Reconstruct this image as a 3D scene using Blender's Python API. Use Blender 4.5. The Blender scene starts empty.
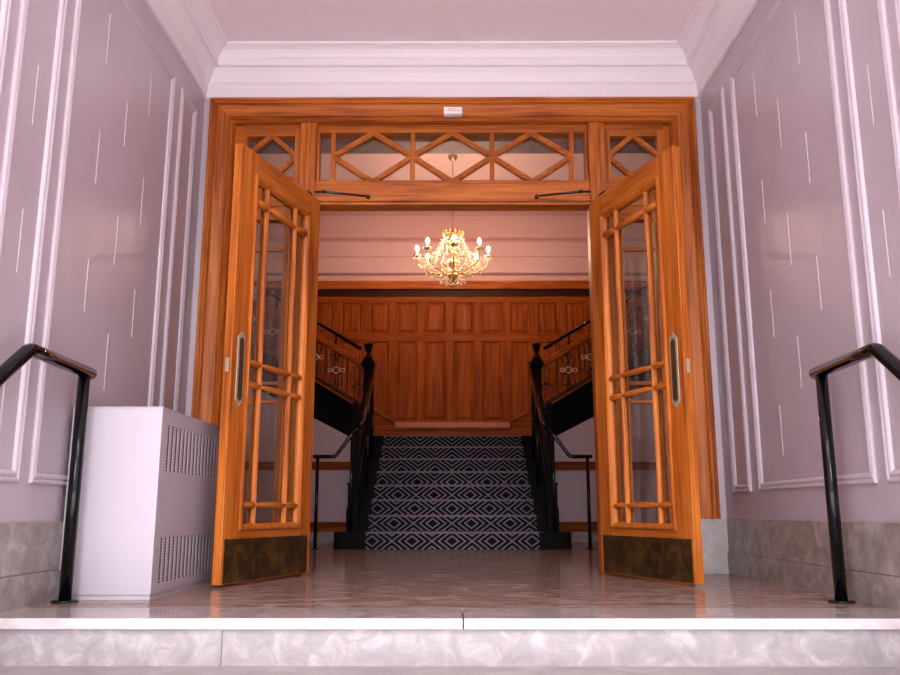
import bpy, bmesh, math, random
from mathutils import Vector, Matrix
random.seed(7)
SKY, GLOW, ZENITH = 2.4, 26.0, 14.0
C = bpy.context.scene.collection
PI = math.pi

# ------------------------------------------------------------------ materials
def mat(name, color, rough=.5, metal=0.0, spec=.5, coat=0.0):
    m = bpy.data.materials.new(name); m.use_nodes = True
    b = m.node_tree.nodes['Principled BSDF']
    b.inputs['Base Color'].default_value = (*color, 1)
    b.inputs['Roughness'].default_value = rough
    b.inputs['Metallic'].default_value = metal
    b.inputs['Specular IOR Level'].default_value = spec
    b.inputs['Coat Weight'].default_value = coat
    return m

def N(m, t, **kw):
    n = m.node_tree.nodes.new(t)
    for k, v in kw.items():
        if k in n.inputs.keys(): n.inputs[k].default_value = v
        else: setattr(n, k, v)
    return n

def L(m, a, b): m.node_tree.links.new(a, b)

def ramp(m, fac, stops):
    r = N(m, 'ShaderNodeValToRGB'); e = r.color_ramp.elements
    e[0].position, e[0].color = stops[0][0], (*stops[0][1], 1)
    e[1].position, e[1].color = stops[-1][0], (*stops[-1][1], 1)
    for p, c in stops[1:-1]:
        x = e.new(p); x.color = (*c, 1)
    L(m, fac, r.inputs[0]); return r

def coords(m, scale, kind='Object', rot=(0, 0, 0)):
    tc = N(m, 'ShaderNodeTexCoord'); mp = N(m, 'ShaderNodeMapping')
    mp.inputs['Scale'].default_value = scale; mp.inputs['Rotation'].default_value = rot
    L(m, tc.outputs[kind], mp.inputs[0]); return mp.outputs[0]

def wood(name, dark, mid, light, axis='Z', rough=.45, bump=.12, coat=0, spec=.22):
    m = mat(name, mid, rough, spec=spec, coat=coat); b = m.node_tree.nodes['Principled BSDF']
    s = {'X': (.7, 9, 9), 'Y': (9, .7, 9), 'Z': (9, 9, .7)}[axis]
    f = {'X': (2.5, 90, 90), 'Y': (90, 2.5, 90), 'Z': (90, 90, 2.5)}[axis]
    n1 = N(m, 'ShaderNodeTexNoise', Scale=1.0, Detail=5.0, Roughness=.6, Distortion=1.2)
    L(m, coords(m, s), n1.inputs['Vector'])
    n2 = N(m, 'ShaderNodeTexNoise', Scale=1.0, Detail=3.0, Roughness=.6)
    L(m, coords(m, f), n2.inputs['Vector'])
    mx = N(m, 'ShaderNodeMath', operation='MULTIPLY_ADD'); mx.inputs[1].default_value = .52
    L(m, n2.outputs['Fac'], mx.inputs[0])
    ml = N(m, 'ShaderNodeMath', operation='MULTIPLY'); ml.inputs[1].default_value = .48
    L(m, n1.outputs['Fac'], ml.inputs[0]); L(m, ml.outputs[0], mx.inputs[2])
    r = ramp(m, mx.outputs[0], [(.36, dark), (.5, mid), (.64, light)])
    L(m, r.outputs[0], b.inputs['Base Color'])
    bp = N(m, 'ShaderNodeBump', Strength=bump, Distance=.002)
    L(m, mx.outputs[0], bp.inputs['Height']); L(m, bp.outputs[0], b.inputs['Normal'])
    return m

def stone(name, c1, c2, c3, scale=(3, 3, 3), rough=.3, joints=None, bump=.1, spec=.5, detail=8.0):
    m = mat(name, c2, rough, spec=spec); b = m.node_tree.nodes['Principled BSDF']
    n = N(m, 'ShaderNodeTexNoise', Scale=1.0, Detail=detail, Roughness=.65, Distortion=.9)
    L(m, coords(m, scale), n.inputs['Vector'])
    r = ramp(m, n.outputs['Fac'], [(.32, c1), (.5, c2), (.68, c3)])
    L(m, r.outputs[0], b.inputs['Base Color'])
    bp = N(m, 'ShaderNodeBump', Strength=bump, Distance=.003)
    L(m, n.outputs['Fac'], bp.inputs['Height']); L(m, bp.outputs[0], b.inputs['Normal'])
    return m

OD, OM, OL = (.19, .038, .005), (.41, .103, .012), (.55, .170, .026)
M = {}
M['oakZ'] = wood('honey oak upright grain', OD, OM, OL, 'Z')
M['oakX'] = wood('honey oak level grain', OD, OM, OL, 'X')
M['panelZ'] = wood('red oak panelling upright', (.13, .024, .002), (.27, .057, .004), (.40, .105, .009), 'Z', .5, coat=0, spec=.15)
M['panelX'] = wood('red oak panelling level', (.13, .024, .002), (.27, .057, .004), (.40, .105, .009), 'X', .5, coat=0, spec=.15)
M['wall'] = stone('mauve wall paint', (.435, .36, .405), (.46, .385, .43), (.48, .40, .45), (2, 2, 2), .36, bump=.03)
M['mould'] = mat('pale lavender moulding paint', (.54, .46, .51), .4)
M['joint'] = mat('pale joint line', (.62, .55, .60), .4)
M['cornice'] = mat('white cornice plaster', (.78, .71, .75), .45)
M['ceil'] = stone('ceiling plaster', (.80, .70, .74), (.82, .72, .76), (.84, .74, .78), (2, 2, 2), .6, bump=.02)
M['hallplaster'] = mat('hall plaster', (.72, .50, .50), .55)
M['hallmauve'] = mat('hall wall paint', (.66, .55, .62), .5)
M['base'] = stone('grey marble skirting', (.165, .14, .125), (.275, .235, .215), (.42, .37, .345), (9, 9, 11), .3)
M['baselight'] = stone('pale marble block', (.30, .27, .26), (.41, .375, .36), (.52, .48, .47), (7, 7, 7), .3)
M['floor'] = stone('polished marble floor', (.15, .085, .062), (.30, .19, .15), (.48, .34, .29), (5, 15, 3), .12, bump=.012)
fm = M['floor']; nt = fm.node_tree; bb = nt.nodes['Principled BSDF']; src = bb.inputs['Base Color'].links[0].from_socket
df = nt.nodes.new('ShaderNodeBsdfDiffuse'); gs = nt.nodes.new('ShaderNodeBsdfGlossy'); gs.inputs['Roughness'].default_value = .13
lw = nt.nodes.new('ShaderNodeFresnel'); lw.inputs[0].default_value = 1.35; mu = nt.nodes.new('ShaderNodeMath'); mu.operation = 'MULTIPLY'; mu.inputs[1].default_value = .85
mxf = nt.nodes.new('ShaderNodeMixShader'); nt.links.new(lw.outputs[0], mu.inputs[0]); nt.links.new(mu.outputs[0], mxf.inputs[0])
nt.links.new(src, df.inputs[0]); nt.links.new(df.outputs[0], mxf.inputs[1]); nt.links.new(gs.outputs[0], mxf.inputs[2])
nt.links.new(mxf.outputs[0], nt.nodes['Material Output'].inputs[0]); nt.nodes.remove(bb)
M['nosing'] = stone('pale marble landing edge', (.40, .35, .36), (.48, .425, .435), (.55, .50, .51), (6, 6, 6), .32, bump=.03)
M['border'] = stone('marble border', (.27, .215, .20), (.34, .28, .265), (.41, .345, .33), (5, 5, 5), .16, bump=.02)
M['riser'] = stone('pale marble riser', (.23, .20, .205), (.29, .255, .262), (.41, .37, .38), (11, 11, 11), .4, bump=.03)
M['tread'] = stone('marble tread', (.20, .17, .165), (.25, .215, .21), (.31, .27, .26), (6, 6, 6), .45, bump=.03)
M['black'] = mat('gloss black paint', (.003, .003, .004), .06, spec=.30)
M['iron'] = mat('black wrought iron', (.010, .009, .009), .32)
M['stairblack'] = mat('black stained stair wood', (.006, .005, .006), .5, spec=.03)
M['gilt'] = mat('pale gilt ring', (.62, .47, .36), .35, .6)
M['varnish'] = mat('varnished oak ledge', (.42, .17, .10), .25, coat=.5)
M['capshade'] = mat('painted shade under panelling cap', (.035, .010, .004), .5, spec=.2)  # near-black brown imitating the shade below the panelling cap
M['pavement'] = mat('pale pavement', (.6, .55, .53), .8)
M['beam'] = mat('dull brown beam paint', (.12, .075, .07), .6)
M['white'] = mat('white enamelled sheet metal', (.455, .41, .46), .4)
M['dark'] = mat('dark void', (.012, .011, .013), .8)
M['cream'] = mat('cream plastic', (.85, .74, .68), .4)
M['greyink'] = mat('grey lettering', (.35, .28, .27), .6)
M['brass'] = mat('pale brass', (.42, .36, .26), .5, .5)
M['bronze'] = stone('tarnished brass', (.035, .02, .009), (.10, .058, .02), (.22, .11, .03), (11, 11, 11), .34, bump=.15)
M['bronze'].node_tree.nodes['Principled BSDF'].inputs['Metallic'].default_value = .75
M['plateinner'] = mat('worn brown finger plate', (.10, .05, .02), .3, .5)
M['gold'] = mat('chandelier gold', (.55, .36, .14), .35, .9)
M['candle'] = mat('candle sleeve', (.8, .7, .5), .5)

g = mat('window glass', (1, 1, 1)); nt = g.node_tree; nt.nodes.clear()
o = nt.nodes.new('ShaderNodeOutputMaterial'); tr = nt.nodes.new('ShaderNodeBsdfTransparent')
tr.inputs[0].default_value = (.93, .95, .94, 1)
gl = nt.nodes.new('ShaderNodeBsdfGlossy'); gl.inputs['Roughness'].default_value = .02
fr = nt.nodes.new('ShaderNodeFresnel'); ge = nt.nodes.new('ShaderNodeNewGeometry'); mr = nt.nodes.new('ShaderNodeMapRange')
mr.inputs['To Min'].default_value = 1.5; mr.inputs['To Max'].default_value = 1 / 1.5
nt.links.new(ge.outputs['Backfacing'], mr.inputs['Value']); nt.links.new(mr.outputs[0], fr.inputs[0])
mx = nt.nodes.new('ShaderNodeMixShader')
nt.links.new(fr.outputs[0], mx.inputs[0]); nt.links.new(tr.outputs[0], mx.inputs[1]); nt.links.new(gl.outputs[0], mx.inputs[2])
nt.links.new(mx.outputs[0], o.inputs[0]); M['glass'] = g

g = mat('cut crystal', (.92, .82, .62), .03); b = g.node_tree.nodes['Principled BSDF']
b.inputs['Transmission Weight'].default_value = .35; b.inputs['IOR'].default_value = 1.55
M['crystal'] = g
g = mat('lit bulb', (1, .8, .5)); b = g.node_tree.nodes['Principled BSDF']
b.inputs['Emission Color'].default_value = (1, .60, .40, 1); b.inputs['Emission Strength'].default_value = 900
M['bulb'] = g

# carpet: nested lozenges of pale line on navy, laid along the run of the stair (UV)
g = mat('stair carpet', (.01, .012, .03), .95, spec=.1); b = g.node_tree.nodes['Principled BSDF']
uv = N(g, 'ShaderNodeUVMap'); sp = N(g, 'ShaderNodeSeparateXYZ'); L(g, uv.outputs[0], sp.inputs[0])
def mth(op, a, bb=None, cc=None):
    n = N(g, 'ShaderNodeMath', operation=op)
    for i, v in enumerate((a, bb, cc)):
        if v is None: continue
        if isinstance(v, (int, float)): n.inputs[i].default_value = v
        else: L(g, v, n.inputs[i])
    return n.outputs[0]
PX, PY = .385, .291
A = mth('DIVIDE', mth('PINGPONG', sp.outputs[0], PX / 2), PX / 2)
B = mth('DIVIDE', mth('PINGPONG', sp.outputs[1], PY / 2), PY / 2)
d = mth('ADD', A, B); d2 = mth('MINIMUM', d, mth('SUBTRACT', 2.0, d))
ln = mth('ABSOLUTE', mth('SUBTRACT', mth('FRACT', mth('ADD', mth('MULTIPLY', d2, 3.0), .5)), .5))
ln = mth('LESS_THAN', ln, .155); ln = mth('MULTIPLY', ln, mth('GREATER_THAN', d2, .17))
nz = N(g, 'ShaderNodeTexNoise', Scale=260.0, Detail=2.0)
L(g, coords(g, (1, 1, 1)), nz.inputs['Vector'])
cm = N(g, 'ShaderNodeMix', data_type='RGBA'); L(g, ln, cm.inputs[0])
cm.inputs[6].default_value = (.005, .006, .014, 1); cm.inputs[7].default_value = (.17, .14, .155, 1)
L(g, cm.outputs[2], b.inputs['Base Color'])
bp = N(g, 'ShaderNodeBump', Strength=.4, Distance=.004); L(g, nz.outputs['Fac'], bp.inputs['Height']); L(g, bp.outputs[0], b.inputs['Normal'])
M['carpet'] = g

# ------------------------------------------------------------------ mesh helpers
class MB:
    def __init__(s): s.bm = bmesh.new()
    def box(s, x0, x1, y0, y1, z0, z1, mi=0):
        v = [s.bm.verts.new(p) for p in ((x0, y0, z0), (x1, y0, z0), (x1, y1, z0), (x0, y1, z0), (x0, y0, z1), (x1, y0, z1), (x1, y1, z1), (x0, y1, z1))]
        for q in ((3, 2, 1, 0), (4, 5, 6, 7), (0, 1, 5, 4), (1, 2, 6, 5), (2, 3, 7, 6), (3, 0, 4, 7)):
            s.bm.faces.new([v[i] for i in q]).material_index = mi
        return s
    def face(s, pts, mi=0):
        f = s.bm.faces.new([s.bm.verts.new(p) for p in pts]); f.material_index = mi; return f
    def prism(s, poly, axis, a, b):
        def P(p, t): return {'X': (t, p[0], p[1]), 'Y': (p[0], t, p[1]), 'Z': (p[0], p[1], t)}[axis]
        A_ = [s.bm.verts.new(P(p, a)) for p in poly]; B_ = [s.bm.verts.new(P(p, b)) for p in poly]
        s.bm.faces.new(A_); s.bm.faces.new(B_[::-1]); n = len(poly)
        for i in range(n): s.bm.faces.new([A_[i], B_[i], B_[(i + 1) % n], A_[(i + 1) % n]])
        return s
    def tube(s, pts, r, seg=12, closed=False, caps=True):
        pts = [Vector(p) for p in pts]; n = len(pts); rings = []
        rr = r if isinstance(r, (list, tuple)) else [r] * n
        up = None
        for i in range(n):
            if closed: t = pts[(i + 1) % n] - pts[i - 1]
            else: t = (pts[min(i + 1, n - 1)] - pts[i]).normalized() + (pts[i] - pts[max(i - 1, 0)]).normalized()
            t.normalize()
            if up is None: up = Vector((0, 0, 1)) if abs(t.z) < .9 else Vector((1, 0, 0))
            a = t.cross(up).normalized(); up = a.cross(t).normalized()
            k = 1.0
            if not closed and 0 < i < n - 1:
                c = (pts[i + 1] - pts[i]).normalized().dot(t); k = 1 / max(c, .5)
            rings.append([s.bm.verts.new(pts[i] + (a * math.cos(q) * k + up * math.sin(q) * k) * rr[i]) for q in (2 * PI * j / seg for j in range(seg))])
        for i in range(n if closed else n - 1):
            R0, R1 = rings[i], rings[(i + 1) % n]
            for j in range(seg): s.bm.faces.new([R0[j], R0[(j + 1) % seg], R1[(j + 1) % seg], R1[j]]).smooth = True
        if caps and not closed: s.bm.faces.new(rings[0][::-1]); s.bm.faces.new(rings[-1])
        return s
    def lathe(s, prof, c=(0, 0, 0), seg=20, smooth=True):
        c = Vector(c); rings = []
        for r, z in prof:
            rings.append([s.bm.verts.new(c + Vector((max(r, .0002) * math.cos(2 * PI * j / seg), max(r, .0002) * math.sin(2 * PI * j / seg), z))) for j in range(seg)])
        for a, b_ in zip(rings, rings[1:]):
            for j in range(seg): s.bm.faces.new([a[j], a[(j + 1) % seg], b_[(j + 1) % seg], b_[j]]).smooth = smooth
        s.bm.faces.new(rings[0][::-1]); s.bm.faces.new(rings[-1]); return s
    def sweep(s, corners, prof, fn, closed=True):
        """corners(d) -> list of (a,b) for the path inset by d; profile of (d,h); fn maps (a,b,h) to 3-D"""
        rows = [[s.bm.verts.new(fn(a, b_, h)) for a, b_ in corners(dd)] for dd, h in prof]
        n = len(rows[0])
        for r0, r1 in zip(rows, rows[1:]):
            for j in range(n if closed else n - 1):
                s.bm.faces.new([r0[j], r0[(j + 1) % n], r1[(j + 1) % n], r1[j]])
        return s
    def bead(s, p, r, sub=1):
        bmesh.ops.create_icosphere(s.bm, subdivisions=sub, radius=r, matrix=Matrix.Translation(p)); return s
    def build(s, name, m, parent=None, bevel=0, loc=None):
        bmesh.ops.recalc_face_normals(s.bm, faces=s.bm.faces[:])
        me = bpy.data.meshes.new(name); s.bm.to_mesh(me); s.bm.free()
        o = bpy.data.objects.new(name, me); C.objects.link(o)
        for x in (m if isinstance(m, list) else [m]): me.materials.append(M[x] if isinstance(x, str) else x)
        if parent: o.parent = parent
        if loc: o.location = loc
        if bevel:
            b_ = o.modifiers.new('edge', 'BEVEL'); b_.width = bevel; b_.segments = 2; b_.limit_method = 'ANGLE'; b_.harden_normals = False
        return o

def tag(o, label=None, cat=None, group=None, kind=None):
    for k, v in (('label', label), ('category', cat), ('group', group), ('kind', kind)):
        if v: o[k] = v
    return o
def empty(name, loc, rz=0, **kw):
    o = bpy.data.objects.new(name, None); C.objects.link(o); o.location = loc; o.rotation_euler = (0, 0, rz); o.empty_display_size = .1
    return tag(o, **kw)
def rect(x0, x1, z0, z1): return lambda d: [(x0 + d, z0 + d), (x1 - d, z0 + d), (x1 - d, z1 - d), (x0 + d, z1 - d)]
def portal(x0, x1, z0, z1): return lambda d: [(x0 + d, z0), (x0 + d, z1 - d), (x1 - d, z1 - d), (x1 - d, z0)]

W = 1.625      # half width of the vestibule
YB = 5.15      # face of the wall that holds the doors
Y0 = .9        # street end of the vestibule walls
ZC = 3.315     # vestibule ceiling
HW = 3.9       # half width of the hall
YF = 11.9      # far panelled wall
HC = 4.62      # hall ceiling

# ------------------------------------------------------------------ floors and entrance steps
f = MB(); f.box(-W - .1, W + .1, 3.3, YB + .12, -.16, 0).box(-HW - .1, HW + .1, YB + .12, YF + .1, -.16, 0)
tag(f.build('floor', 'floor'), 'polished brown marble floor running from the entrance landing into the hall', 'floor', kind='structure')
f = MB()
for a, b_ in ((-W - .1, -.0005 + .035), (.0005 + .037, W + .1)):
    f.box(a, b_, 2.985, 3.3, -.037, 0)
f.box(-W - .1, W + .1, 3.02, 3.3, -.16, -.037)
o = f.build('trim_1', ['border', 'nosing'], bevel=.004)
for p in o.data.polygons:
    if p.normal.y < -.9: p.material_index = 1
tag(o, 'pale marble edging slab of the landing above the top step', 'landing edge', kind='structure')
f = MB()
xs = [-W - .1, -.775, W + .1]
for a, b_ in zip(xs, xs[1:]): f.box(a + .001, b_ - .001, 3.0, 3.02, -.155, -.037)
tag(f.build('trim_2', 'riser'), 'upright pale marble riser slabs under the landing edge', 'riser', kind='structure')
for k in range(5):
    z = -.155 * (k + 1); y = 3.0 - .31 * (k + 1)
    m_ = MB().box(-W - .1, W + .1, y, y + .35, z - .04, z)
    root = empty('stone_step', (0, y, z), label=['shallow marble step directly below the pale riser of the landing', 'second marble step down from the landing', 'third marble step down from the landing', 'fourth marble step down from the landing', 'lowest marble step down at street level'][k], cat='step', group='entrance steps')
    t = m_.build('tread', 'tread', bevel=.004); t.parent = root; t.matrix_parent_inverse = Matrix.Translation((0, -y, -z))
    r_ = MB().box(-W - .1, W + .1, y + .02, y + .06, z - .155, z - .04).build('riser', 'riser'); r_.parent = root; r_.matrix_parent_inverse = Matrix.Translation((0, -y, -z))
tag(MB().box(-8, 8, -9, 1.5, -1.1, -.93).build('ground', 'pavement'), 'pale stone pavement in front of the entrance steps', 'pavement', kind='structure')

# ------------------------------------------------------------------ vestibule walls
HZ = 2.40
prof = [(0, 0), (0, .006), (.003, .012), (.009, .015), (.015, .013), (.018, .007), (.021, .007), (.024, .012), (.031, .014), (.038, .011), (.043, .004), (.044, 0)]
for sgn, side in ((-1, 'left'), (1, 'right')):
    wx = sgn * W
    w_ = MB().box(min(wx, wx + sgn * .2), max(wx, wx + sgn * .2), Y0, YB + .25, -1.0, ZC + .05)
    w_ = w_.build('wall_' + side, 'wall')
    tag(w_, f'mauve painted wall of the porch with tall moulded panels, beside the {"white radiator cover" if sgn < 0 else "entrance without a radiator cover"}', 'wall', kind='structure')
    fn = lambda a, b_, h, sgn=sgn: (sgn * (W - h), a, b_)
    for y0, y1 in ((4.685, 4.972), (3.295, 4.552), (2.875, 3.205), (1.55, 2.80), (1.2, 1.5)):
        MB().sweep(rect(y0, y1, .458, 2.845), prof, fn).build('panel_moulding', 'mould', w_)
    # upright joints of the imitation stone blocks
    j = MB()
    def seg(y, z0, z1): j.box(*sorted((wx, wx - sgn * .0022)), y - .0022, y + .0022, z0, z1)
    for k in range(1, 9):
        z0 = .30 * k + .005; z1 = min(z0 + .27, 2.80)
        ys = [3.645, 4.21, 3.05, 2.52, 1.96] if k % 2 == 0 else [3.925, 2.24, 2.8]
        for y in ys:
            if z0 > .5: seg(y, z0 + random.uniform(0, .02), z1 - random.uniform(0, .02))
    j.build('block_joint', 'joint', w_)
    # marble skirting: two courses
    b_ = MB()
    for ya, yb, mi in ((3.02, 4.05, 0), (4.052, YB, 0)):
        b_.box(*sorted((wx - sgn * .018, wx + sgn * .02)), ya, yb, .122, .31)
    b_.build('baseboard_' + side, 'base')
    o = bpy.data.objects['baseboard_' + side]
    tag(o, f'grey veined marble skirting along the {"wall behind the white radiator cover" if sgn < 0 else "wall opposite the radiator cover"}', 'skirting', kind='structure')
    c2 = MB()
    for ya, yb in ((3.02, 3.75), (3.752, 4.7), (4.702, YB)):
        c2.box(*sorted((wx - sgn * .026, wx + sgn * .02)), ya, yb, .0, .12)
    c2.build('lower_course', 'base', o)
    # pale plinth block under the door casing
    p_ = MB().box(*sorted((sgn * 1.40, wx)), YB - .05, YB + .02, 0, .31).build('plinth_block', 'baselight', o)

wb = MB()
for sgn in (-1, 1): wb.box(*sorted((sgn * 1.575, sgn * HW)), YB, YB + .25, 0, HC)
wb.box(-1.575, 1.575, YB, YB + .25, 2.995, HC)
tag(wb.build('wall_front', 'mould'), 'narrow pale wall strips around the oak entrance frame', 'wall', kind='structure')
tag(MB().box(-W - .2, W + .2, Y0, YB, ZC, ZC + .2).build('ceiling', 'ceil'), 'pale pink plaster ceiling of the porch', 'ceiling', kind='structure')
# cornice around the vestibule ceiling
cp = [(0, 3.005), (.018, 3.005), (.022, 3.01), (.022, 3.095), (.030, 3.10), (.038, 3.108), (.044, 3.125), (.060, 3.160), (.080, 3.185), (.086, 3.19), (.100, 3.192), (.104, 3.200), (.104, 3.238), (.112, 3.244), (.122, 3.262), (.140, 3.285), (.165, 3.300), (.172, 3.302), (.178, 3.306), (.182, ZC)]
cor = MB().sweep(lambda d: [(-W + d, Y0), (-W + d, YB - d), (W - d, YB - d), (W - d, Y0)], [(d_, z) for d_, z in cp], lambda a, b_, h: (a, b_, h), closed=False)
tag(cor.build('trim_3', 'cornice'), 'white stepped plaster cornice between porch walls and ceiling', 'cornice', kind='structure')
# ------------------------------------------------------------------ door frame, transom, sidelights
fr = empty('trim_4', (0, YB, 0), label='honey oak door frame with stepped casing around the whole entrance', cat='door frame', kind='structure')
def P(mb, name, m, parent=fr, bevel=.002):
    o = mb.build(name, m, parent, bevel); o.matrix_parent_inverse = Matrix.Translation(-parent.location); return o
cas = [(0, .02), (0, -.035), (.006, -.045), (.020, -.045), (.024, -.036), (.030, -.034), (.036, -.044), (.042, -.044), (.048, -.028), (.054, -.024), (.110, -.010), (.114, -.018), (.122, -.018), (.128, -.004), (.140, .006), (.146, .0), (.152, .008), (.156, .07), (.170, .07)]
for i, nm in enumerate(('casing_left', 'casing_head', 'casing_right')):
    mbx = MB()
    pts = lambda d: portal(-1.578, 1.578, .31, 3.0)(d)[i:i + 2]
    mbx.sweep(pts, cas, lambda a, b_, h: (a, YB + h, b_), closed=False)
    o = P(mbx, 'casing', 'oakX' if i == 1 else 'oakZ', bevel=0)
# jamb below casing level continues to floor behind plinths
for s in (-1, 1):
    P(MB().box(*sorted((s * 1.383, s * 1.56)), YB + .05, YB + .22, 0, 2.84), 'jamb', 'oakZ')
P(MB().box(-1.383, 1.383, YB + .05, YB + .22, 2.805, 2.93), 'head_rail', 'oakX')
for s in (-1, 1):
    c = s * .935
    P(MB().box(c - .052, c + .052, YB - .005, YB + .16, 0, 2.838), 'mullion', 'oakZ', bevel=.004)
    P(MB().box(c - .016, c + .016, YB - .014, YB, 0, 2.838), 'mullion_bead', 'oakZ', bevel=.004)
P(MB().box(-.885, .885, YB + .012, YB + .13, 2.278, 2.44), 'transom_rail', 'oakX')
P(MB().box(-.885, .885, YB - .004, YB + .012, 2.298, 2.31), 'transom_bead', 'oakX', bevel=.003)
for s in (-1, 1):
    P(MB().box(*sorted((s * .985, s * 1.385)), YB + .03, YB + .13, 2.278, 2.44), 'transom_rail', 'oakX')
YG = YB + .085
def bar(mb, x0, z0, x1, z1, w, y0, y1):
    dx, dz = x1 - x0, z1 - z0; l = math.hypot(dx, dz); nx, nz = -dz / l * w / 2, dx / l * w / 2
    mb.prism([(x0 + nx, z0 + nz), (x1 + nx, z1 + nz), (x1 - nx, z1 - nz), (x0 - nx, z0 - nz)], 'Y', y0, y1)
    mb.prism([(x0 + nx * .45, z0 + nz * .45), (x1 + nx * .45, z1 + nz * .45), (x1 - nx * .45, z1 - nz * .45), (x0 - nx * .45, z0 - nz * .45)], 'Y', y0 - .007, y0)
    return mb
def window(n, x0, x1, z0, z1, label, stile=.022, lattice=None):
    w = empty(f'window_{n}', ((x0 + x1) / 2, YG, z0), label=label, cat='window', kind='structure')
    def Q(mb, name, m): return P(mb, name, m, w, .002)
    a0, a1, b0, b1 = YG - .045, YG + .03, z0, z1
    Q(MB().box(x0, x0 + stile, a0, a1, z0, z1), 'stile', 'oakZ'); Q(MB().box(x1 - stile, x1, a0, a1, z0, z1), 'stile', 'oakZ')
    Q(MB().box(x0 + stile, x1 - stile, a0, a1, z1 - stile, z1), 'rail', 'oakX'); Q(MB().box(x0 + stile, x1 - stile, a0, a1, z0, z0 + stile), 'rail', 'oakX')
    Q(MB().box(x0 + .004, x1 - .004, YG, YG + .005, z0 + .004, z1 - .004), 'pane', 'glass')
    return w, Q
zt0, zt1 = 2.44, 2.805; zm = (zt0 + zt1) / 2 + .005
w, Q = window(1, -.883, .883, zt0, zt1, 'long glazed transom over the double doors with crossed diagonal bars', .016)
for x in (-.78, -.26, .26, .78): Q(bar(MB(), x, zt0, x, zt1, .030, YG - .032, YG - .002), 'glazing_bar', 'oakZ')
zz = [-.78, -.52, -.26, 0, .26, .52, .78]
for i in range(6):
    up = (i % 2 == 0)
    for flip in (0, 1):
        za, zb = (zm, (zt1 - .012 if flip == 0 else zt0 + .012)) if up else ((zt1 - .012 if flip == 0 else zt0 + .012), zm)
        Q(bar(MB(), zz[i], za, zz[i + 1], zb, .034, YG - .034, YG - .003), 'diagonal_bar', 'oakX')
for n, s in ((2, -1), (3, 1)):
    a, b_ = sorted((s * .988, s * 1.383))
    w, Q = window(n, a, b_, zt0, zt1, f'small square transom light with diamond bars above the {"door leaf nearer the radiator cover" if s < 0 else "door leaf away from the radiator cover"}', .042)
    c = (a + b_) / 2; hw = (b_ - a) / 2 - .03
    for (xa, za, xb, zb) in ((c - hw, zm, c, zt1 - .03), (c, zt1 - .03, c + hw, zm), (c + hw, zm, c, zt0 + .03), (c, zt0 + .03, c - hw, zm)):
        Q(bar(MB(), xa, za, xb, zb, .032, YG - .036, YG - .003), 'diagonal_bar', 'oakX')
for n, s in ((4, -1), (5, 1)):
    a, b_ = sorted((s * .988, s * 1.383))
    w, Q = window(n, a, b_, 0.0, 2.278, f'tall fixed sidelight behind the open door leaf {"nearer the radiator cover" if s < 0 else "away from the radiator cover"}', .09)
    Q(MB().box(a + .09, b_ - .09, YG - .04, YG + .025, .09, .28), 'bottom_panel', 'oakX')
    for z in (1.995, 1.13, 1.015, .39):
        Q(MB().box(a + .09, b_ - .09, YG - .03, YG - .002, z - .011, z + .011), 'glazing_bar', 'oakX')

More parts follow.
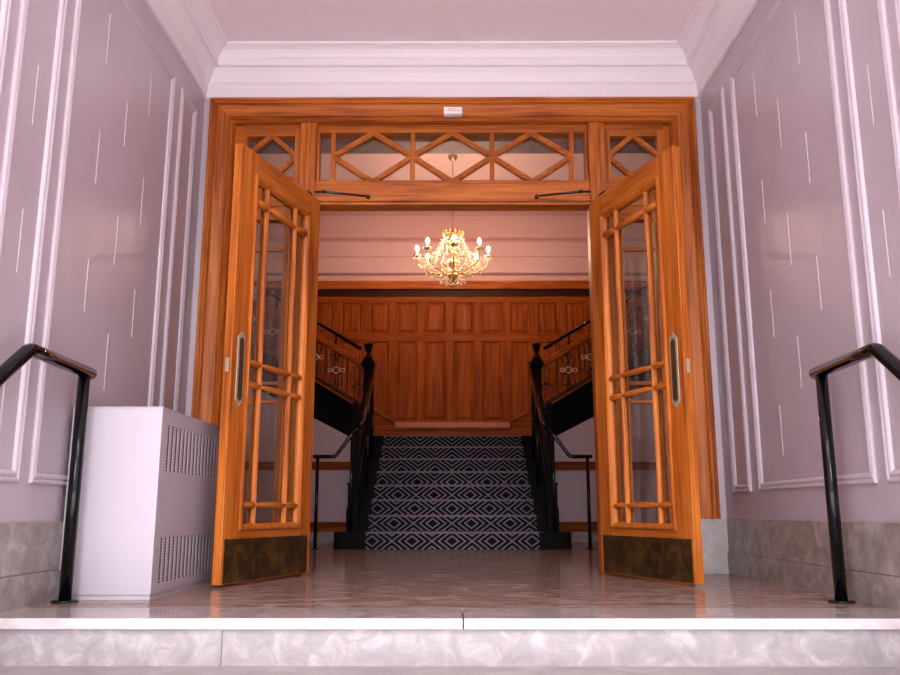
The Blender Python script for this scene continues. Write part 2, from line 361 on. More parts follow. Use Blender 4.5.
# ------------------------------------------------------------------ door leaves
def leaf(n, hx, hy, nx, ny, side, label):
    ang = math.atan2(ny - hy, nx - hx); LW = .905; T = .046; LH = 2.238
    root = empty(f'door_{n}', (hx, hy, 0), ang, label=label, cat='door', kind='structure')
    def Y(a, b_): return sorted((side * a, side * b_))     # a=0 is the face that shows, negative goes into the leaf
    def Bx(x0, x1, a, b_, z0, z1, mb=None):
        y = Y(a, b_); return (mb or MB()).box(x0, x1, y[0], y[1], z0, z1)
    SW = .150; ZG0, ZG1 = .275, 2.105
    Bx(0, SW, 0, -T, .012, LH).build('stile', 'oakZ', root, .003)
    Bx(LW - SW, LW, 0, -T, .012, LH).build('stile', 'oakZ', root, .003)
    Bx(SW, LW - SW, 0, -T, ZG1, LH).build('top_rail', 'oakX', root, .002)
    Bx(SW, LW - SW, 0, -T, .012, ZG0).build('bottom_rail', 'oakX', root, .002)
    # moulding around the glazed opening
    pr = [(-.012, 0), (-.012, .010), (-.006, .014), (.004, .012), (.014, .002), (.020, -.012), (.020, -.024)]
    MB().sweep(rect(SW, LW - SW, ZG0, ZG1), pr, lambda a, b_, h: (a, side * h, b_)).build('glazing_moulding', 'oakZ', root)
    pr = [(-.008, -T), (-.004, -T - .006), (.010, -T - .004), (.020, -.030)]
    MB().sweep(rect(SW, LW - SW, ZG0, ZG1), pr, lambda a, b_, h: (a, side * h, b_)).build('glazing_moulding', 'oakZ', root)
    Bx(SW - .005, LW - SW + .005, -.024, -.029, ZG0 - .004, ZG1 + .004).build('pane', 'glass', root)
    def rib(v, at_, lo, hi):
        m_ = MB(); p = [(-.014, -.023), (-.014, -.012), (-.008, -.003), (0, .002), (.008, -.003), (.014, -.012), (.014, -.023)]
        q = [(-.014, -.030), (-.010, -.044), (.010, -.044), (.014, -.030)]
        for pp in (p, q):
            if v: m_.prism([(at_ + u_, side * h) for u_, h in pp], 'Z', lo, hi)
            else: m_.prism([(side * h, at_ + u_) for u_, h in pp], 'X', lo, hi)
        return m_
    for x in (.292, .613): rib(1, x, ZG0, ZG1).build('glazing_bar', 'oakZ', root)
    for z in (1.975, 1.105, .992, .385):
        # rounded spindles crossing in front of the upright bars
        mbr = MB(); k_ = .020 if z > 1.5 else .0155
        for xa, xb in ((SW + .012, .292), (.292, .613), (.613, LW - SW - .012)):
            Lx = xb - xa; pts = [xa + Lx * t for t in (0, .08, .18, .5, .82, .92, 1)]
            mbr.tube([(x, side * -.006, z) for x in pts], [.008, .010, k_, k_ + .001, k_, .010, .008], 12)
        mbr.build('cross_spindle', 'oakX', root)
    kp = Bx(.035, LW - .02, .003, 0, .018, .222).build('kick_plate', 'bronze', root)
    kp['label'] = 'tarnished dark brass kick plate'
    nb = MB()
    for i in range(14):
        for z in (.03, .21): 
            x = .05 + i * (LW - .09) / 13
            nb.bead((x, side * .003, z), .0032)
    nb.build('nail', 'bronze', kp)
    # finger plate with pointed ends
    cx = LW - .080
    hexa = lambda w, z0, z1, tip: [(cx - w, z0), (cx, z0 - tip), (cx + w, z0), (cx + w, z1), (cx, z1 + tip), (cx - w, z1)]
    pl = MB().prism(hexa(.034, .895, 1.215, .034), 'Y', *Y(0, .005)).build('finger_plate', 'brass', root, .0015); pl['label'] = 'pale brass finger plate with pointed ends'
    MB().prism(hexa(.020, .908, 1.202, .016), 'Y', *Y(.005, .007)).build('plate_centre', 'plateinner', pl)
    MB().box(LW, LW + .002, *Y(-.012, -.032), 1.03, 1.10).build('latch_plate', 'brass', root)
    for z in (.25, 1.15, 2.0): MB().tube([(-.006, side * -.05, z - .05), (-.006, side * -.05, z + .05)], .008, 10).build('hinge', 'brass', root)
    return root
lf = leaf(1, -.818, 5.0, -1.105, 4.10, 1, 'open honey oak glazed door leaf beside the white radiator cover')
rf = leaf(2, .852, 5.03, 1.160, 4.16, -1, 'open honey oak glazed door leaf facing the one beside the radiator cover')
# overhead stays from each leaf to the transom rail
for root, s, side in ((lf, -1, 1), (rf, 1, -1)):
    st = MB()
    inv = Matrix.Rotation(-root.rotation_euler.z, 4, 'Z') @ Matrix.Translation(-root.location)
    p0 = inv @ Vector((s * .83, 4.86, 2.247)); p1 = inv @ Vector((s * .80, 4.99, 2.30)); p2 = inv @ Vector((s * .54, 5.135, 2.325))
    st.tube([p0, p0.lerp(p1, .5), p1], .007, 8).tube([p1, p1.lerp(p2, .4), p2], [.010, .008, .006], 8).bead(p1, .014, 2).bead(p2, .014, 2)
    st.box(p0.x - .03, p0.x + .03, *sorted((0, side * -.03)), 2.238, 2.25)
    st.tube([p2, inv @ Vector((s * .54, 5.162, 2.325))], .012, 8)
    so = st.build('overhead_stay', 'iron', root); so['label'] = 'dark metal overhead stay'

# small cream unit on the frame head
s_ = empty('sign_plate', (.005, YB - .03, 2.864), label='small cream plate with faint grey lines fixed above the doors on oak casing', cat='sign')
MB().box(-.060, .060, -.018, .012, .014, .062).build('face_plate', 'cream', s_, .002)
MB().box(-.058, .058, -.012, .012, 0, .014).build('base_strip', 'baselight', s_, .002)
MB().box(-.035, .012, -.0186, -.018, .046, .049).box(-.035, .05, -.0186, -.018, .034, .0365).build('lettering', 'greyink', s_)

# ------------------------------------------------------------------ radiator cover
rc = empty('radiator_cover', (-1.41, 3.59, 0), label='white sheet metal radiator cover with two slotted grilles standing in the corner beside the door', cat='radiator cover')
x0, x1, y0, y1, H_ = -.198, .182, 0, 1.16, .782
gy0, gy1 = .06, 1.08; grs = ((.055, .245), (.52, .722))
b_ = MB()
b_.box(x0, x1 - .02, y0, y1, .02, H_)                       # casing up to behind the grille face
fx0 = x1 - .02
zs = [.02, grs[0][0], grs[0][1], grs[1][0], grs[1][1], H_]
for i in (0, 2, 4): b_.box(fx0, x1, y0, y1, zs[i], zs[i + 1])
for i in (1, 3): b_.box(fx0, x1, y0, gy0, zs[i], zs[i + 1]).box(fx0, x1, gy1, y1, zs[i], zs[i + 1])
bd = b_.build('body', 'white', rc)
MB().box(x0 - .0, x1 + .004, y0 - .004, y1, H_, H_ + .006).build('lid', 'white', rc, .002)
MB().box(x0 + .01, x1 - .004, y0 + .006, y1 - .01, 0, .02).build('plinth', 'white', rc)
for z0, z1 in grs:
    gmb = MB(); n = int((gy1 - gy0) / .054)
    for i in range(n + 1):
        y = gy0 + i * .054; gmb.box(x1 - .004, x1 - .001, y, min(y + .026, gy1), z0, z1)
    nz = int((z1 - z0) / (.0125 if z0 < .3 else .0125))
    for k in range(nz + 1): gmb.box(x1 - .004, x1 - .0015, gy0, gy1, z0 + k * .0125, z0 + k * .0125 + .0035)
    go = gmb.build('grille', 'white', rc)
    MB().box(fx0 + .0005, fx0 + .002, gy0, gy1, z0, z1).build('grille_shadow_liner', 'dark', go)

# ------------------------------------------------------------------ porch handrails
def arc(p0, p1, p2, r, n=5):
    p0, p1, p2 = map(Vector, (p0, p1, p2)); a = p1 + (p0 - p1).normalized() * r; c = p1 + (p2 - p1).normalized() * r
    return [((1 - t) ** 2) * a + 2 * t * (1 - t) * p1 + t * t * c for t in (i / n for i in range(n + 1))]
for s, lb in ((-1, 'glossy black tube handrail standing on the landing in front of the white radiator cover'), (1, 'glossy black tube handrail standing on the landing beside the bare mauve wall')):
    x = s * 1.535
    t = empty('handrail', (x, 3.5, 0), label=lb, cat='handrail', group='handrails of the entrance steps')
    MB().tube([(0, 0, 0.004), (0, 0, .908)], .0245, 20).build('post', 'black', t)
    MB().lathe([(.052, 0), (.052, .006), (.048, .009), (.028, .010)], (0, 0, 0), 24).build('flange', 'black', t)
    pts = [(0, .06, .924), *arc((0, .06, .924), (s * -.02, -.51, .922), (s * -.02, -1.85, -.02), .03, 3), (s * -.02, -1.85, -.02)]
    MB().tube(pts, .026, 20).build('rail', 'black', t)
    MB().tube([(s * -.02, -1.80, -.775), (s * -.02, -1.80, .01)], .0245, 16).build('post', 'black', t)

# ------------------------------------------------------------------ hall shell
for s, nm in ((-1, 'wall_hall_left'), (1, 'wall_hall_right')):
    tag(MB().box(*sorted((s * HW, s * (HW + .2))), YB, YF + .2, 0, HC).build(nm, 'hallmauve'), f'side wall of the hall behind the {"door leaf beside the radiator cover" if s < 0 else "door leaf away from the radiator cover"}', 'wall', kind='structure')
tag(MB().box(-HW, HW, YF, YF + .2, 0, HC).build('wall_back', 'hallplaster'), 'pink plaster upper wall at the far end of the hall', 'wall', kind='structure')
tag(MB().box(-HW - .2, HW + .2, YB, YF + .2, HC, HC + .2).build('ceiling.001', 'hallplaster'), 'warm lit plaster ceiling of the stair hall', 'ceiling', kind='structure')
tag(MB().box(-HW, HW, 7.95, 8.12, 4.30, HC).box(-HW, HW, 8.12, 8.80, 4.232, HC).build('beam', 'beam'), 'brown painted ceiling beam across the hall seen through the transom', 'beam', kind='structure')
pc = [(3.60, 0), (3.60, .08), (3.645, .10), (3.655, .02), (3.70, .02), (3.715, .13), (3.85, .15), (3.93, .15), (3.935, .135), (3.945, .135), (3.95, .155), (4.15, .17), (4.17, .165), (4.24, .10), (4.24, 0)]
cm_ = MB().prism([(YF + .01 - 0, 3.60)] + [(YF - h, z) for z, h in pc[1:]] + [(YF + .01, 4.24)], 'X', -HW, HW)
tag(cm_.build('trim_5', 'hallplaster'), 'stepped pink plaster cornice above the panelling', 'cornice', kind='structure')

# panelled wall
pn = empty('trim_6', (0, YF, 1.25), label='red brown oak panelling behind the stair landing with two rows of panels', cat='panelling', kind='structure')
def PP(mb, name, m, bevel=.003): return P(mb, name, m, pn, bevel)
px = [-.042 + .403 * k for k in range(-9, 10)]
PP(MB().box(-HW, HW, YF - .012, YF, 1.3, 3.5), 'backing', 'panelZ', 0)
for x in px: PP(MB().box(x - .045, x + .045, YF - .035, YF - .012, 1.5, 3.42), 'stile', 'panelZ')
PP(MB().box(-HW, HW, YF - .038, YF - .012, 2.74, 2.84), 'rail', 'panelX'); PP(MB().box(-HW, HW, YF - .038, YF - .012, 3.31, 3.42), 'rail', 'panelX')
rp = [(0, .030), (.012, .034), (.022, .026), (.028, .016), (.036, .014), (.060, .030), (.065, .030)]
for xa, xb in zip(px, px[1:]):
    for z0, z1 in ((1.585, 2.74), (2.84, 3.31)):
        a, b2 = xa + .045, xb - .045
        mb = MB().sweep(rect(a, b2, z0, z1), rp, lambda u_, v_, h: (u_, YF - h, v_))
        mb.face([(a + .065, YF - .030, z0 + .065), (b2 - .065, YF - .030, z0 + .065), (b2 - .065, YF - .030, z1 - .065), (a + .065, YF - .030, z1 - .065)])
        PP(mb, 'panel', 'panelZ', 0)
PP(MB().prism([(YF, 3.475), (YF - .15, 3.475), (YF - .15, 3.545), (YF - .13, 3.56), (YF - .13, 3.597), (YF, 3.60)], 'X', -HW, HW), 'cap_moulding', 'oakX', 0)
PP(MB().box(-.80, .80, YF - .05, YF, 1.25, 1.47).box(-.80, .80, YF - .062, YF, 1.47, 1.50), 'skirting', 'panelX')
PP(MB().prism([(YF, 1.50), (YF - .075, 1.50), (YF - .060, 1.57), (YF - .035, 1.585), (YF, 1.585)], 'X', -.80, .80), 'skirting_cap', 'varnish', 0)
PP(MB().box(-HW, HW, YF - .05, YF - .012, 3.385, 3.475), 'cap_shadow_strip', 'capshade')  # added dark strip: shadow of the cap moulding put in as colour
for s in (-1, 1):
    PP(MB().prism([(s * .80, 1.25), (s * .80, 1.58), (s * 3.8, 1.58 + .6 * 3.0), (s * 3.8, 1.25 + .6 * 2.8), (s * 1.0, 1.25)], 'Y', YF - .05, YF), 'raking_skirting', 'panelX')
    PP(MB().prism([(s * .80, 1.55), (s * .80, 1.60), (s * 3.8, 1.60 + 1.8), (s * 3.8, 1.55 + 1.8)], 'Y', YF - .07, YF - .03), 'raking_cap', 'panelX')

# ------------------------------------------------------------------ staircase
R_, G_, YS = .157, .28, 8.4
NST = 8; YL = YS + G_ * (NST - 1); ZL = R_ * NST
stc = empty('staircase', (0, YS, 0), label='black stained stair rising to a landing that splits into two side flights', cat='staircase')
def S(mb, name, m='stairblack', bevel=.004): return P(mb, name, m, stc, bevel)
for i in range(NST):
    y, z = YS + G_ * i, R_ * i
    if i == 0:
        mb = MB(); hwid = 1.155
        poly = [(-hwid + .06, YS), (hwid - .06, YS), (hwid - .018, YS + .02), (hwid, YS + .07), (hwid, YS + .30), (1.04, YS + .36), (-1.04, YS + .36), (-hwid, YS + .30), (-hwid, YS + .07), (-hwid + .018, YS + .02)]
        mb.prism(poly, 'Z', 0, R_)
    elif i < NST - 1: mb = MB().box(-1.035, 1.035, y, YL + .02, z, z + R_ - .022).box(-1.035, 1.035, y - .018, YL + .02, z + R_ - .022, z + R_)
    else: mb = MB().box(-1.10, 1.10, y, YF - .06, z, z + R_ - .022).box(-1.10, 1.10, y - .018, YF - .06, z + R_ - .022, z + R_)
    S(mb, 'step' if i < NST - 1 else 'landing')
for s in (-1, 1):
    # solid side of the middle flight
    S(MB().prism([(YS + .36, 0), (YS + .36, R_), (YS + .36, .36), (YL + .02, ZL + .12), (YL + .02, 0)], 'X', *sorted((s * 1.037, s * 1.075))), 'side_string', 'stairblack')
    # side flight
    TR = .26; n = 10
    poly = [(s * 1.11, ZL - .1), (s * 1.11, ZL + R_)]
    for k in range(n):
        poly += [(s * (1.11 + TR * (k + 1)), ZL + R_ * (k + 1))]
        if k < n - 1: poly += [(s * (1.11 + TR * (k + 1)), ZL + R_ * (k + 2))]
    poly += [(s * (1.11 + TR * n), ZL + R_ * n - .3)]
    S(MB().prism(poly, 'Y', YL + .06, YF - .06), 'side_flight')
    zt = lambda x: 1.55 + .604 * (x - 1.09); zb = lambda x: 1.262 + .55 * (x - 1.28)
    S(MB().prism([(s * 1.09, zb(1.12)), (s * 1.09, zt(1.09)), (s * 3.7, zt(3.7)), (s * 3.7, zb(3.7))], 'Y', YL - .01, YL + .05), 'outer_string')
    S(MB().prism([(s * 1.09, zt(1.09) - .02), (s * 1.09, zt(1.09) + .012), (s * 3.7, zt(3.7) + .012), (s * 3.7, zt(3.7) - .02)], 'Y', YL - .03, YL + .07), 'string_cap')

def balustrade(parent, P0, P1, Zb, Zt, s, rings=True, first_scroll=True):
    """iron panels between two points given as (x,y); Zb/Zt bottom and wood-rail height at start, same slope"""
    pass

for s in (-1, 1):
    wl = 'radiator cover side' if s < 0 else 'side away from radiator cover'
    # lower newel
    nw = empty('newel_post', (s * .985, 8.60, R_), label=f'black lower newel post at the stair foot, {wl}', cat='newel post', group='stair newel posts')
    MB().box(-.052, .052, -.052, .052, 0, .45).box(-.06, .06, -.06, .06, .45, .475).build('pedestal', 'stairblack', nw, .004)
    MB().box(-.036, .036, -.036, .036, .475, 1.0).build('shaft', 'stairblack', nw, .005)
    MB().lathe([(.05, 1.0), (.062, 1.02), (.055, 1.05), (.04, 1.07), (.05, 1.10), (.066, 1.14), (.058, 1.18), (.035, 1.2), (.03, 1.215), (.042, 1.235), (.036, 1.265), (.014, 1.285), (.002, 1.30)]).build('finial', 'stairblack', nw)
    # upper newel
    nw = empty('newel_post', (s * 1.045, YL + .03, ZL), label=f'black newel post at the landing corner, {wl}', cat='newel post', group='stair newel posts')
    MB().box(-.052, .052, -.052, .052, 0, .84).build('shaft', 'stairblack', nw, .006)
    MB().box(-.062, .062, -.062, .062, .84, .865).box(-.08, .08, -.08, .08, .865, .91).box(-.066, .066, -.066, .066, .91, .94).build('cap', 'stairblack', nw, .006)
    MB().lathe([(.058, .94), (.052, .975), (.028, .995), (.02, 1.02), (.022, 1.04), (.034, 1.06), (.046, 1.09), (.055, 1.13), (.055, 1.14), (.04, 1.148), (.002, 1.152)]).build('finial', 'stairblack', nw)
    # inner balustrade up the middle flight (seen almost edge on)
    bl = empty('balustrade', (s * 1.0, 8.66, 0), label=f'black balustrade climbing the carpeted flight, {wl}', cat='balustrade', group='stair balustrades')
    def BI(mb, name, m='iron', bevel=0): return P(mb, name, m, bl, bevel)
    fx = lambda t: s * (.99 + .05 * t); fy = lambda t: 8.68 + t * (YL - .03 - 8.68); fz = lambda t: .36 + t * (ZL + .14 - .36)
    BI(MB().tube([(fx(0), fy(0), fz(0)), (fx(1), fy(1), fz(1))], .014, 8), 'bottom_rail')
    BI(MB().prism([(fy(0), fz(0) + .60), (fy(1), fz(1) + .60), (fy(1), fz(1) + .65), (fy(0), fz(0) + .65)], 'X', *sorted((fx(.5) - .02, fx(.5) + .02))), 'handrail', 'stairblack', .01)
    for k in range(13):
        t = (k + .5) / 13; p = Vector((fx(t), fy(t), fz(t)))
        BI(MB().tube([p, p + Vector((0, 0, .61))], .008, 6), 'baluster')
        if k % 2: BI(MB().tube([p + Vector((0, .045 * math.cos(a), .35 + .09 * math.sin(a))) for a in (2 * PI * j / 14 for j in range(14))], .006, 6, closed=True), 'scroll')
    # balustrade of the side flight
    bl = empty('balustrade', (s * 1.2, YL, 1.6), label=f'iron balustrade with pale rings on side flight, {wl}', cat='balustrade', group='stair balustrades')
    YBAL = YL + .02
    sl = .604; zr = lambda x: 2.13 + sl * (x - 1.094); zbr = lambda x: 1.60 + sl * (x - 1.09)
    def skew(x0, x1, za, zb_, y0, y1): return MB().prism([(s * x0, za(x0)), (s * x1, za(x1)), (s * x1, zb_(x1)), (s * x0, zb_(x0))], 'Y', y0, y1)
    wr = BI(skew(1.10, 3.7, lambda x: zr(x) - .045, lambda x: zr(x) + .040, YBAL - .035, YBAL + .035), 'wooden_rail', 'panelX', .01); wr['label'] = 'brown wooden rail'
    BI(skew(1.102, 3.7, lambda x: zbr(x) - .012, lambda x: zbr(x) + .012, YBAL - .012, YBAL + .012), 'bottom_rail')
    h = BI(MB().tube([(s * 1.135, YBAL, 2.335), (s * 3.7, YBAL, 2.335 + .61 * (3.7 - 1.135))], .021, 12), 'handrail', 'black'); h['label'] = 'black tube handrail'
    for x in (1.45, 2.2, 2.95): BI(MB().tube([(s * x, YBAL, zr(x) + .02), (s * x, YBAL, 2.335 + .61 * (x - 1.135))], .011, 8), 'bracket', 'black')
    bx = [1.03 + .27 * k for k in range(10)]
    def ov(cx, cz, rx, rz, r=.006, n=16): return [(s * (cx + rx * math.cos(2 * PI * j / n)), YBAL, cz + rz * math.sin(2 * PI * j / n)) for j in range(n)]
    for k, x in enumerate(bx[1:]): BI(MB().box(*sorted((s * (x - .009), s * (x + .009))), YBAL - .009, YBAL + .009, zbr(x), zr(x) - .03), 'baluster')
    for k in range(9):
        cx = (bx[k] + bx[k + 1]) / 2; zc = (zbr(cx) + zr(cx)) / 2 - .01
        if k == 0:
            mb = MB()
            mb.tube(ov(cx, zc + .10, .045, .10), .0065, 6, closed=True).tube(ov(cx, zc - .13, .04, .10), .0065, 6, closed=True)
            for q in (-1, 1):
                mb.tube([(s * (cx + q * (.012 + .05 * t)), YBAL, zc - .02 + .03 * math.sin(t * 5)) for t in (0, .3, .6, 1, 1.3)], .009, 6)
                mb.tube([(s * (cx + q * .03 * (1 - math.cos(a))), YBAL, zc + .19 + .03 * math.sin(a)) for a in (i * PI / 5 for i in range(9))], .006, 6)
            BI(mb, 'scroll_panel')
        else:
            mb = MB()
            for q in (-1, 1):
                mb.tube([(s * (cx + q * .016), YBAL, zbr(cx) + .0), (s * (cx + q * .016), YBAL, zc - .05), (s * (cx + q * .048), YBAL, zc - .045), (s * (cx + q * .048), YBAL, zc + .05), (s * (cx + q * .016), YBAL, zc + .055), (s * (cx + q * .016), YBAL, zr(cx) - .03)], .0085, 6)
                mb.tube([(s * (cx + q * (.05 + .03 * math.sin(a))), YBAL, zc - .14 + .05 * math.cos(a)) for a in (i * PI / 6 for i in range(9))], .008, 6)
                mb.tube([(s * (cx + q * (.05 + .03 * math.sin(a))), YBAL, zc + .15 - .05 * math.cos(a)) for a in (i * PI / 6 for i in range(9))], .008, 6)
            mb.bead((s * cx, YBAL, zc + .14), .02, 2).bead((s * cx, YBAL, zc - .14), .02, 2)
            BI(mb, 'scroll_panel')
            for dx, r in ((0, .040), (-.078, .023), (.078, .023)):
                ro = BI(MB().tube([(p[0], p[1] - .012, p[2]) for p in ov(cx + dx, zc + .005, r, r, n=20)], .0075, 8, closed=True), 'ring', 'gilt'); ro['label'] = 'pale gilt ring'
    # tube handrail at the stair
    t = empty('stair_handrail', (s * 1.33, 8.45, 0), label=f'slim black tube handrail beside carpeted stair, {wl}', cat='handrail', group='slim handrails of the stair')
    def HR(mb, name): return P(mb, name, 'black', t, 0)
    HR(MB().tube([(s * 1.33, 8.45, .003), (s * 1.33, 8.45, .875)], .0165, 14), 'post'); HR(MB().lathe([(.036, 0), (.036, .008), (.02, .010)], (s * 1.33, 8.45, 0)), 'flange')
    HR(MB().tube([(s * 1.375, 8.44, .885), *arc((s * 1.375, 8.44, .885), (s * 1.16, 8.46, .885), (s * .985, 8.47, 1.125), .03, 3), *arc((s * 1.16, 8.46, .885), (s * .985, 8.47, 1.125), (s * .915, 8.75, 1.26), .03, 3), *arc((s * .985, 8.47, 1.125), (s * .915, 8.75, 1.26), (s * .945, 10.32, 2.15), .03, 3), (s * .945, 10.32, 2.15)], .019, 12), 'rail')
    HR(MB().tube([(s * .995, 8.47, R_), (s * .995, 8.47, 1.12)], .0165, 14), 'post')
    HR(MB().tube([(s * .928, 9.36, R_ * 4), (s * .928, 9.36, 1.58)], .0165, 14), 'post')
    HR(MB().tube([(s * .937, 9.92, R_ * 6), (s * .937, 9.92, 1.90)], .0165, 14), 'post')
    # wall under the side flight
    uw = MB().prism([(s * 1.105, 0), (s * HW, 0), (s * HW, zb(3.7) + .0), (s * 1.105, zb(1.12))], 'Y', YL + .0, YL + .05 - .001)
    uw = uw.build('wall_under_stair', 'hallmauve'); tag(uw, f'plain lavender wall under the rising side flight, {wl}', 'wall', kind='structure')
    MB().box(*sorted((s * 1.10, s * HW)), YL - .02, YL, .845, .945).build('dado_rail', 'panelX', uw, .005)
    MB().box(*sorted((s * 1.10, s * HW)), YL - .02, YL, .12, .235).build('skirting_board', 'panelX', uw, .005)
    MB().box(*sorted((s * 1.10, s * HW)), YL - .03, YL, 0, .12).build('stone_skirting', 'baselight', uw, .002)

# carpet runner following the steps
bm = bmesh.new(); uvl = bm.loops.layers.uv.new('UVMap'); CW = .835; path = [(YS - .006, 0.0)]
for i in range(NST):
    y, z = YS + G_ * i, R_ * (i + 1); nose = 0 if i == 0 else .018
    path += [(y - nose - .006, z - .012), (y - nose - .001, z + .004), (y - nose + .012, z + .007)]
    if i < NST - 1: path += [(y + G_ - .006, z + .007)]
path += [(YL + .03, ZL + .007)]
sarc = [-.075]
for a, b_ in zip(path, path[1:]): sarc.append(sarc[-1] + math.hypot(b_[0] - a[0], b_[1] - a[1]))
V = [[bm.verts.new((x, y, z)) for x in (-CW, CW)] for y, z in path]
for i in range(len(path) - 1):
    fc = bm.faces.new([V[i][0], V[i][1], V[i + 1][1], V[i + 1][0]])
    for lp, (uu, vv) in zip(fc.loops, ((-CW, sarc[i]), (CW, sarc[i]), (CW, sarc[i + 1]), (-CW, sarc[i + 1]))): lp[uvl].uv = (uu + .005 + 8 * PX, vv)
me = bpy.data.meshes.new('stair_carpet'); bm.to_mesh(me); bm.free(); me.materials.append(M['carpet']); me.materials.append(mat('worn carpet edge', (.15, .095, .095), .9))
for p in me.polygons:
    if p.index % 4 == 1 or p.index % 4 == 1: p.material_index = 1
o = bpy.data.objects.new('stair_carpet', me); C.objects.link(o)
sm = o.modifiers.new('thick', 'SOLIDIFY'); sm.thickness = .006; sm.offset = 0
tag(o, 'navy stair carpet with nested white diamonds running up the middle flight', 'carpet')

# ------------------------------------------------------------------ chandelier
CY = 9.75
ch = empty('chandelier', (0.005, CY, 3.0), label='gold and crystal chandelier with lit candle bulbs hanging over the stair', cat='chandelier')
def K(mb, name, m): return mb.build(name, m, ch)
K(MB().lathe([(.06, HC - 3.0), (.06, HC - 3.02), (.04, HC - 3.05), (.012, HC - 3.07)]), 'ceiling_canopy', 'gold')
K(MB().tube([(0, 0, .66), (0, 0, HC - 3.06)], .004, 8), 'chain', 'bronze')
K(MB().lathe([(.006, .68), (.03, .66), (.035, .64), (.02, .60), (.045, .55), (.05, .50), (.028, .44), (.02, .38), (.04, .33), (.055, .28), (.045, .22), (.02, .18), (.03, .14), (.06, .12), (.07, .10), (.05, .07), (.02, .04), (.012, .02)]), 'stem', 'gold')
# crown at the top
cr = MB(); cr.tube([(.115 * math.cos(2 * PI * j / 24), .115 * math.sin(2 * PI * j / 24), .60) for j in range(24)], .007, 6, closed=True)
for j in range(14):
    a = 2 * PI * j / 14; c_, s_2 = math.cos(a), math.sin(a)
    cr.tube([(.115 * c_, .115 * s_2, .60), (.13 * c_, .13 * s_2, .64), (.145 * c_, .145 * s_2, .665)], [.006, .008, .002], 6)
    if j % 2 == 0: cr.tube([(.115 * c_, .115 * s_2, .60), (.02 * c_, .02 * s_2, .63)], .004, 6)
K(cr, 'crown', 'gold')
NA = 8
for k in range(NA):
    a = -PI / 2 + 2 * PI * k / NA + .03; c_, s_2 = math.cos(a), math.sin(a); R = .425
    prof_ = [(.03, .16), (.10, .13), (.19, .12), (.29, .145), (.37, .19), (.415, .24), (R, .30), (R, .33)]
    am = MB().tube([(r * c_, r * s_2, z) for r, z in prof_], [.010, .009, .009, .008, .008, .007, .007, .007], 8)
    am.tube([((.16 + .05 * math.cos(t)) * c_, (.16 + .05 * math.cos(t)) * s_2, .18 + .05 * math.sin(t)) for t in (i * PI / 6 - PI / 2 for i in range(10))], .005, 6)
    am.tube([((.33 + .035 * math.cos(t)) * c_, (.33 + .035 * math.cos(t)) * s_2, .235 + .04 * math.sin(t)) for t in (i * PI / 6 for i in range(10))], .005, 6)
    ao = K(am, 'arm', 'gold')
    MB().lathe([(.008, .325), (.03, .333), (.048, .348), (.050, .352), (.02, .348), (.012, .345)], (R * c_, R * s_2, 0)).build('drip_pan', 'crystal', ao)
    MB().lathe([(.010, .345), (.010, .405), (.006, .412)], (R * c_, R * s_2, 0), 12).build('candle', 'candle', ao)
    MB().lathe([(.008, .410), (.015, .420), (.019, .433), (.016, .448), (.007, .460), (.001, .470)], (R * c_, R * s_2, 0), 14).build('bulb', 'bulb', ao)
    for q in range(6):
        dr = MB()
        b2 = 2 * PI * q / 6; x_, y_ = R * c_ + .044 * math.cos(b2), R * s_2 + .044 * math.sin(b2)
        dr.bead((x_, y_, .338), .006).lathe([(.001, .290), (.008, .302), (.004, .325), (.001, .33)], (x_, y_, 0), 6, False)
        dr.build('crystal_drop', 'crystal', ao)
    # strings of crystals from crown to arm, and between neighbouring arms
    st = MB()
    for i in range(17):
        t = i / 16; r = .115 + (R - .115) * t; z = .60 - .25 * t - .15 * math.sin(PI * t)
        st.bead((r * c_, r * s_2, z), .0095 if i % 2 else .007)
    a2 = a + 2 * PI / NA
    K(st, 'crystal_string', 'crystal'); st = MB()
    for i in range(1, 12):
        t = i / 12; aa = a + (a2 - a) * t; r = R * (1 - .12 * math.sin(PI * t)); z = .335 - .10 * math.sin(PI * t)
        st.bead((r * math.cos(aa), r * math.sin(aa), z), .008)
    K(st, 'crystal_string', 'crystal'); st = MB()
    for i in range(1, 9):
        t = i / 9; aa = a + (a2 - a) * .5; r = .10 + .22 * t; z = .40 - .16 * t + .05 * math.sin(PI * t * 2)
        st.bead((r * math.cos(aa), r * math.sin(aa), z), .009)
    K(st, 'crystal_string', 'crystal'); st = MB()
    for i in range(10):
        t = i / 9; r = .06 + .17 * t; z = -.0 + .0 + .12 * t ** 2 + .01
        st.bead((r * math.cos(a + .39), r * math.sin(a + .39), z), .0085)
    K(st, 'crystal_string', 'crystal'); st = MB()
    for i in range(1, 12):
        t = i / 12; aa = a + (a2 - a) * t; r = .125 + .02 * math.sin(PI * t); z = .57 - .09 * math.sin(PI * t)
        st.bead((r * math.cos(aa), r * math.sin(aa), z), .009)
    K(st, 'crystal_string', 'crystal'); st = MB()
    for i in range(1, 12):
        t = i / 12; aa = a + (a2 - a) * t; r = .30 - .04 * math.sin(PI * t); z = .25 - .10 * math.sin(PI * t)
        st.bead((r * math.cos(aa), r * math.sin(aa), z), .009)
    K(st, 'crystal_string', 'crystal'); st = MB()
    for i in range(1, 10):
        t = i / 10; r = .14 + .2 * t; z = .53 - .25 * t - .10 * math.sin(PI * t)
        st.bead((r * math.cos(a + .39), r * math.sin(a + .39), z), .010)
    K(st, 'crystal_string', 'crystal')
def pend(name, R, z, n, size, off=0):
    for j in range(n):
        a = 2 * PI * j / n + off; p = (R * math.cos(a), R * math.sin(a), 0)
        K(MB().bead((p[0], p[1], z), size * .5).lathe([(.001, z - size * 4), (size, z - size * 2.8), (size * .55, z - size * 1.2), (.001, z - size * .6)], p, 6, False), name, 'crystal')
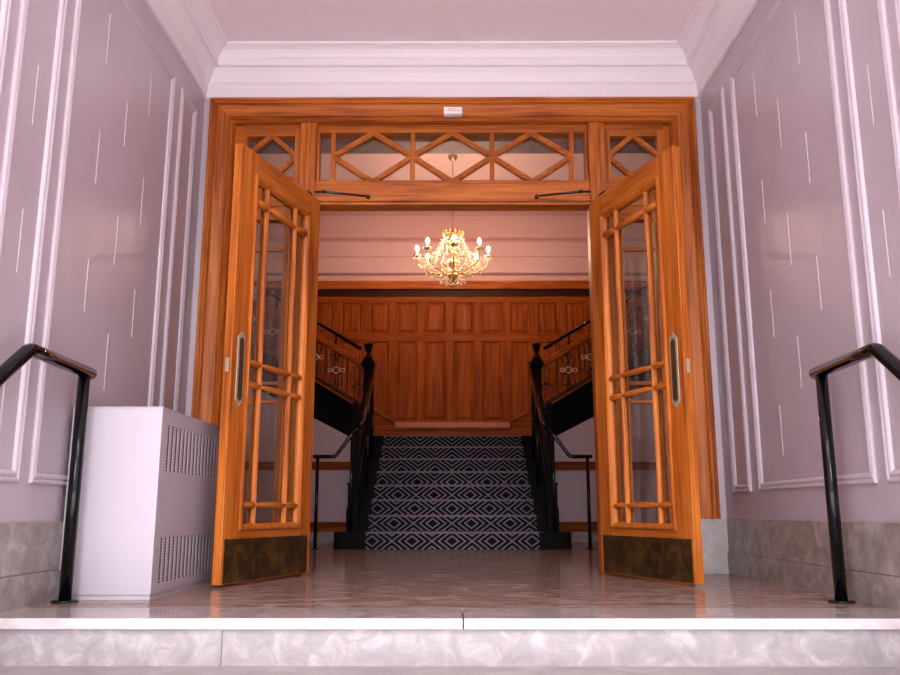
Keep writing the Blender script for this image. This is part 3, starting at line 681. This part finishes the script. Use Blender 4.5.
pend('crystal_pendant', .23, .11, 12, .011); pend('crystal_pendant', .15, .045, 10, .012, .2); pend('crystal_pendant', .33, .16, 16, .010, .1); pend('crystal_pendant', .115, .57, 12, .011)
pend('crystal_pendant', .20, .36, 12, .012, .15); pend('crystal_pendant', .09, .28, 8, .012)
K(MB().bead((0, 0, -.02), .03, 2), 'bottom_ball', 'crystal')

# ------------------------------------------------------------------ light and camera
w = bpy.data.worlds.new('World'); bpy.context.scene.world = w; w.use_nodes = True
# overcast sky, brightest low over the street in front of the entrance
bg = w.node_tree.nodes['Background']
tcw = N(w, 'ShaderNodeTexCoord'); dt = N(w, 'ShaderNodeVectorMath', operation='DOT_PRODUCT')
el = math.radians(16); dt.inputs[1].default_value = (0, -math.cos(el), math.sin(el)); L(w, tcw.outputs['Generated'], dt.inputs[0])
mr = N(w, 'ShaderNodeMapRange', interpolation_type='SMOOTHSTEP'); L(w, dt.outputs['Value'], mr.inputs['Value'])
mr.inputs['From Min'].default_value = .97; mr.inputs['From Max'].default_value = .999; mr.inputs['To Min'].default_value = SKY; mr.inputs['To Max'].default_value = GLOW
sz = N(w, 'ShaderNodeSeparateXYZ'); L(w, tcw.outputs['Generated'], sz.inputs[0])
mz = N(w, 'ShaderNodeMapRange'); L(w, sz.outputs[2], mz.inputs['Value'])
mz.inputs['From Min'].default_value = .45; mz.inputs['From Max'].default_value = .9; mz.inputs['To Min'].default_value = 0; mz.inputs['To Max'].default_value = ZENITH
ad = N(w, 'ShaderNodeMath', operation='ADD'); L(w, mr.outputs[0], ad.inputs[0]); L(w, mz.outputs[0], ad.inputs[1])
L(w, ad.outputs[0], bg.inputs[1]); bg.inputs[0].default_value = (.97, .94, 1.0, 1)

cam = bpy.data.cameras.new('Camera'); co = bpy.data.objects.new('Camera', cam); C.objects.link(co)
cam.sensor_width = 36; cam.lens = 850 / 900 * 36
co.location = (0, 0, .35); co.rotation_euler = (math.radians(90 + 11.6), 0, .0029)
sc = bpy.context.scene; sc.camera = co
sc.view_settings.view_transform = 'Standard'; sc.view_settings.look = 'None'
sc.view_settings.exposure = 0.0; sc.view_settings.gamma = 1
sc.cycles.sample_clamp_indirect = 6; sc.cycles.max_bounces = 10; sc.cycles.transparent_max_bounces = 16
sc.cycles.caustics_reflective = False; sc.cycles.caustics_refractive = False
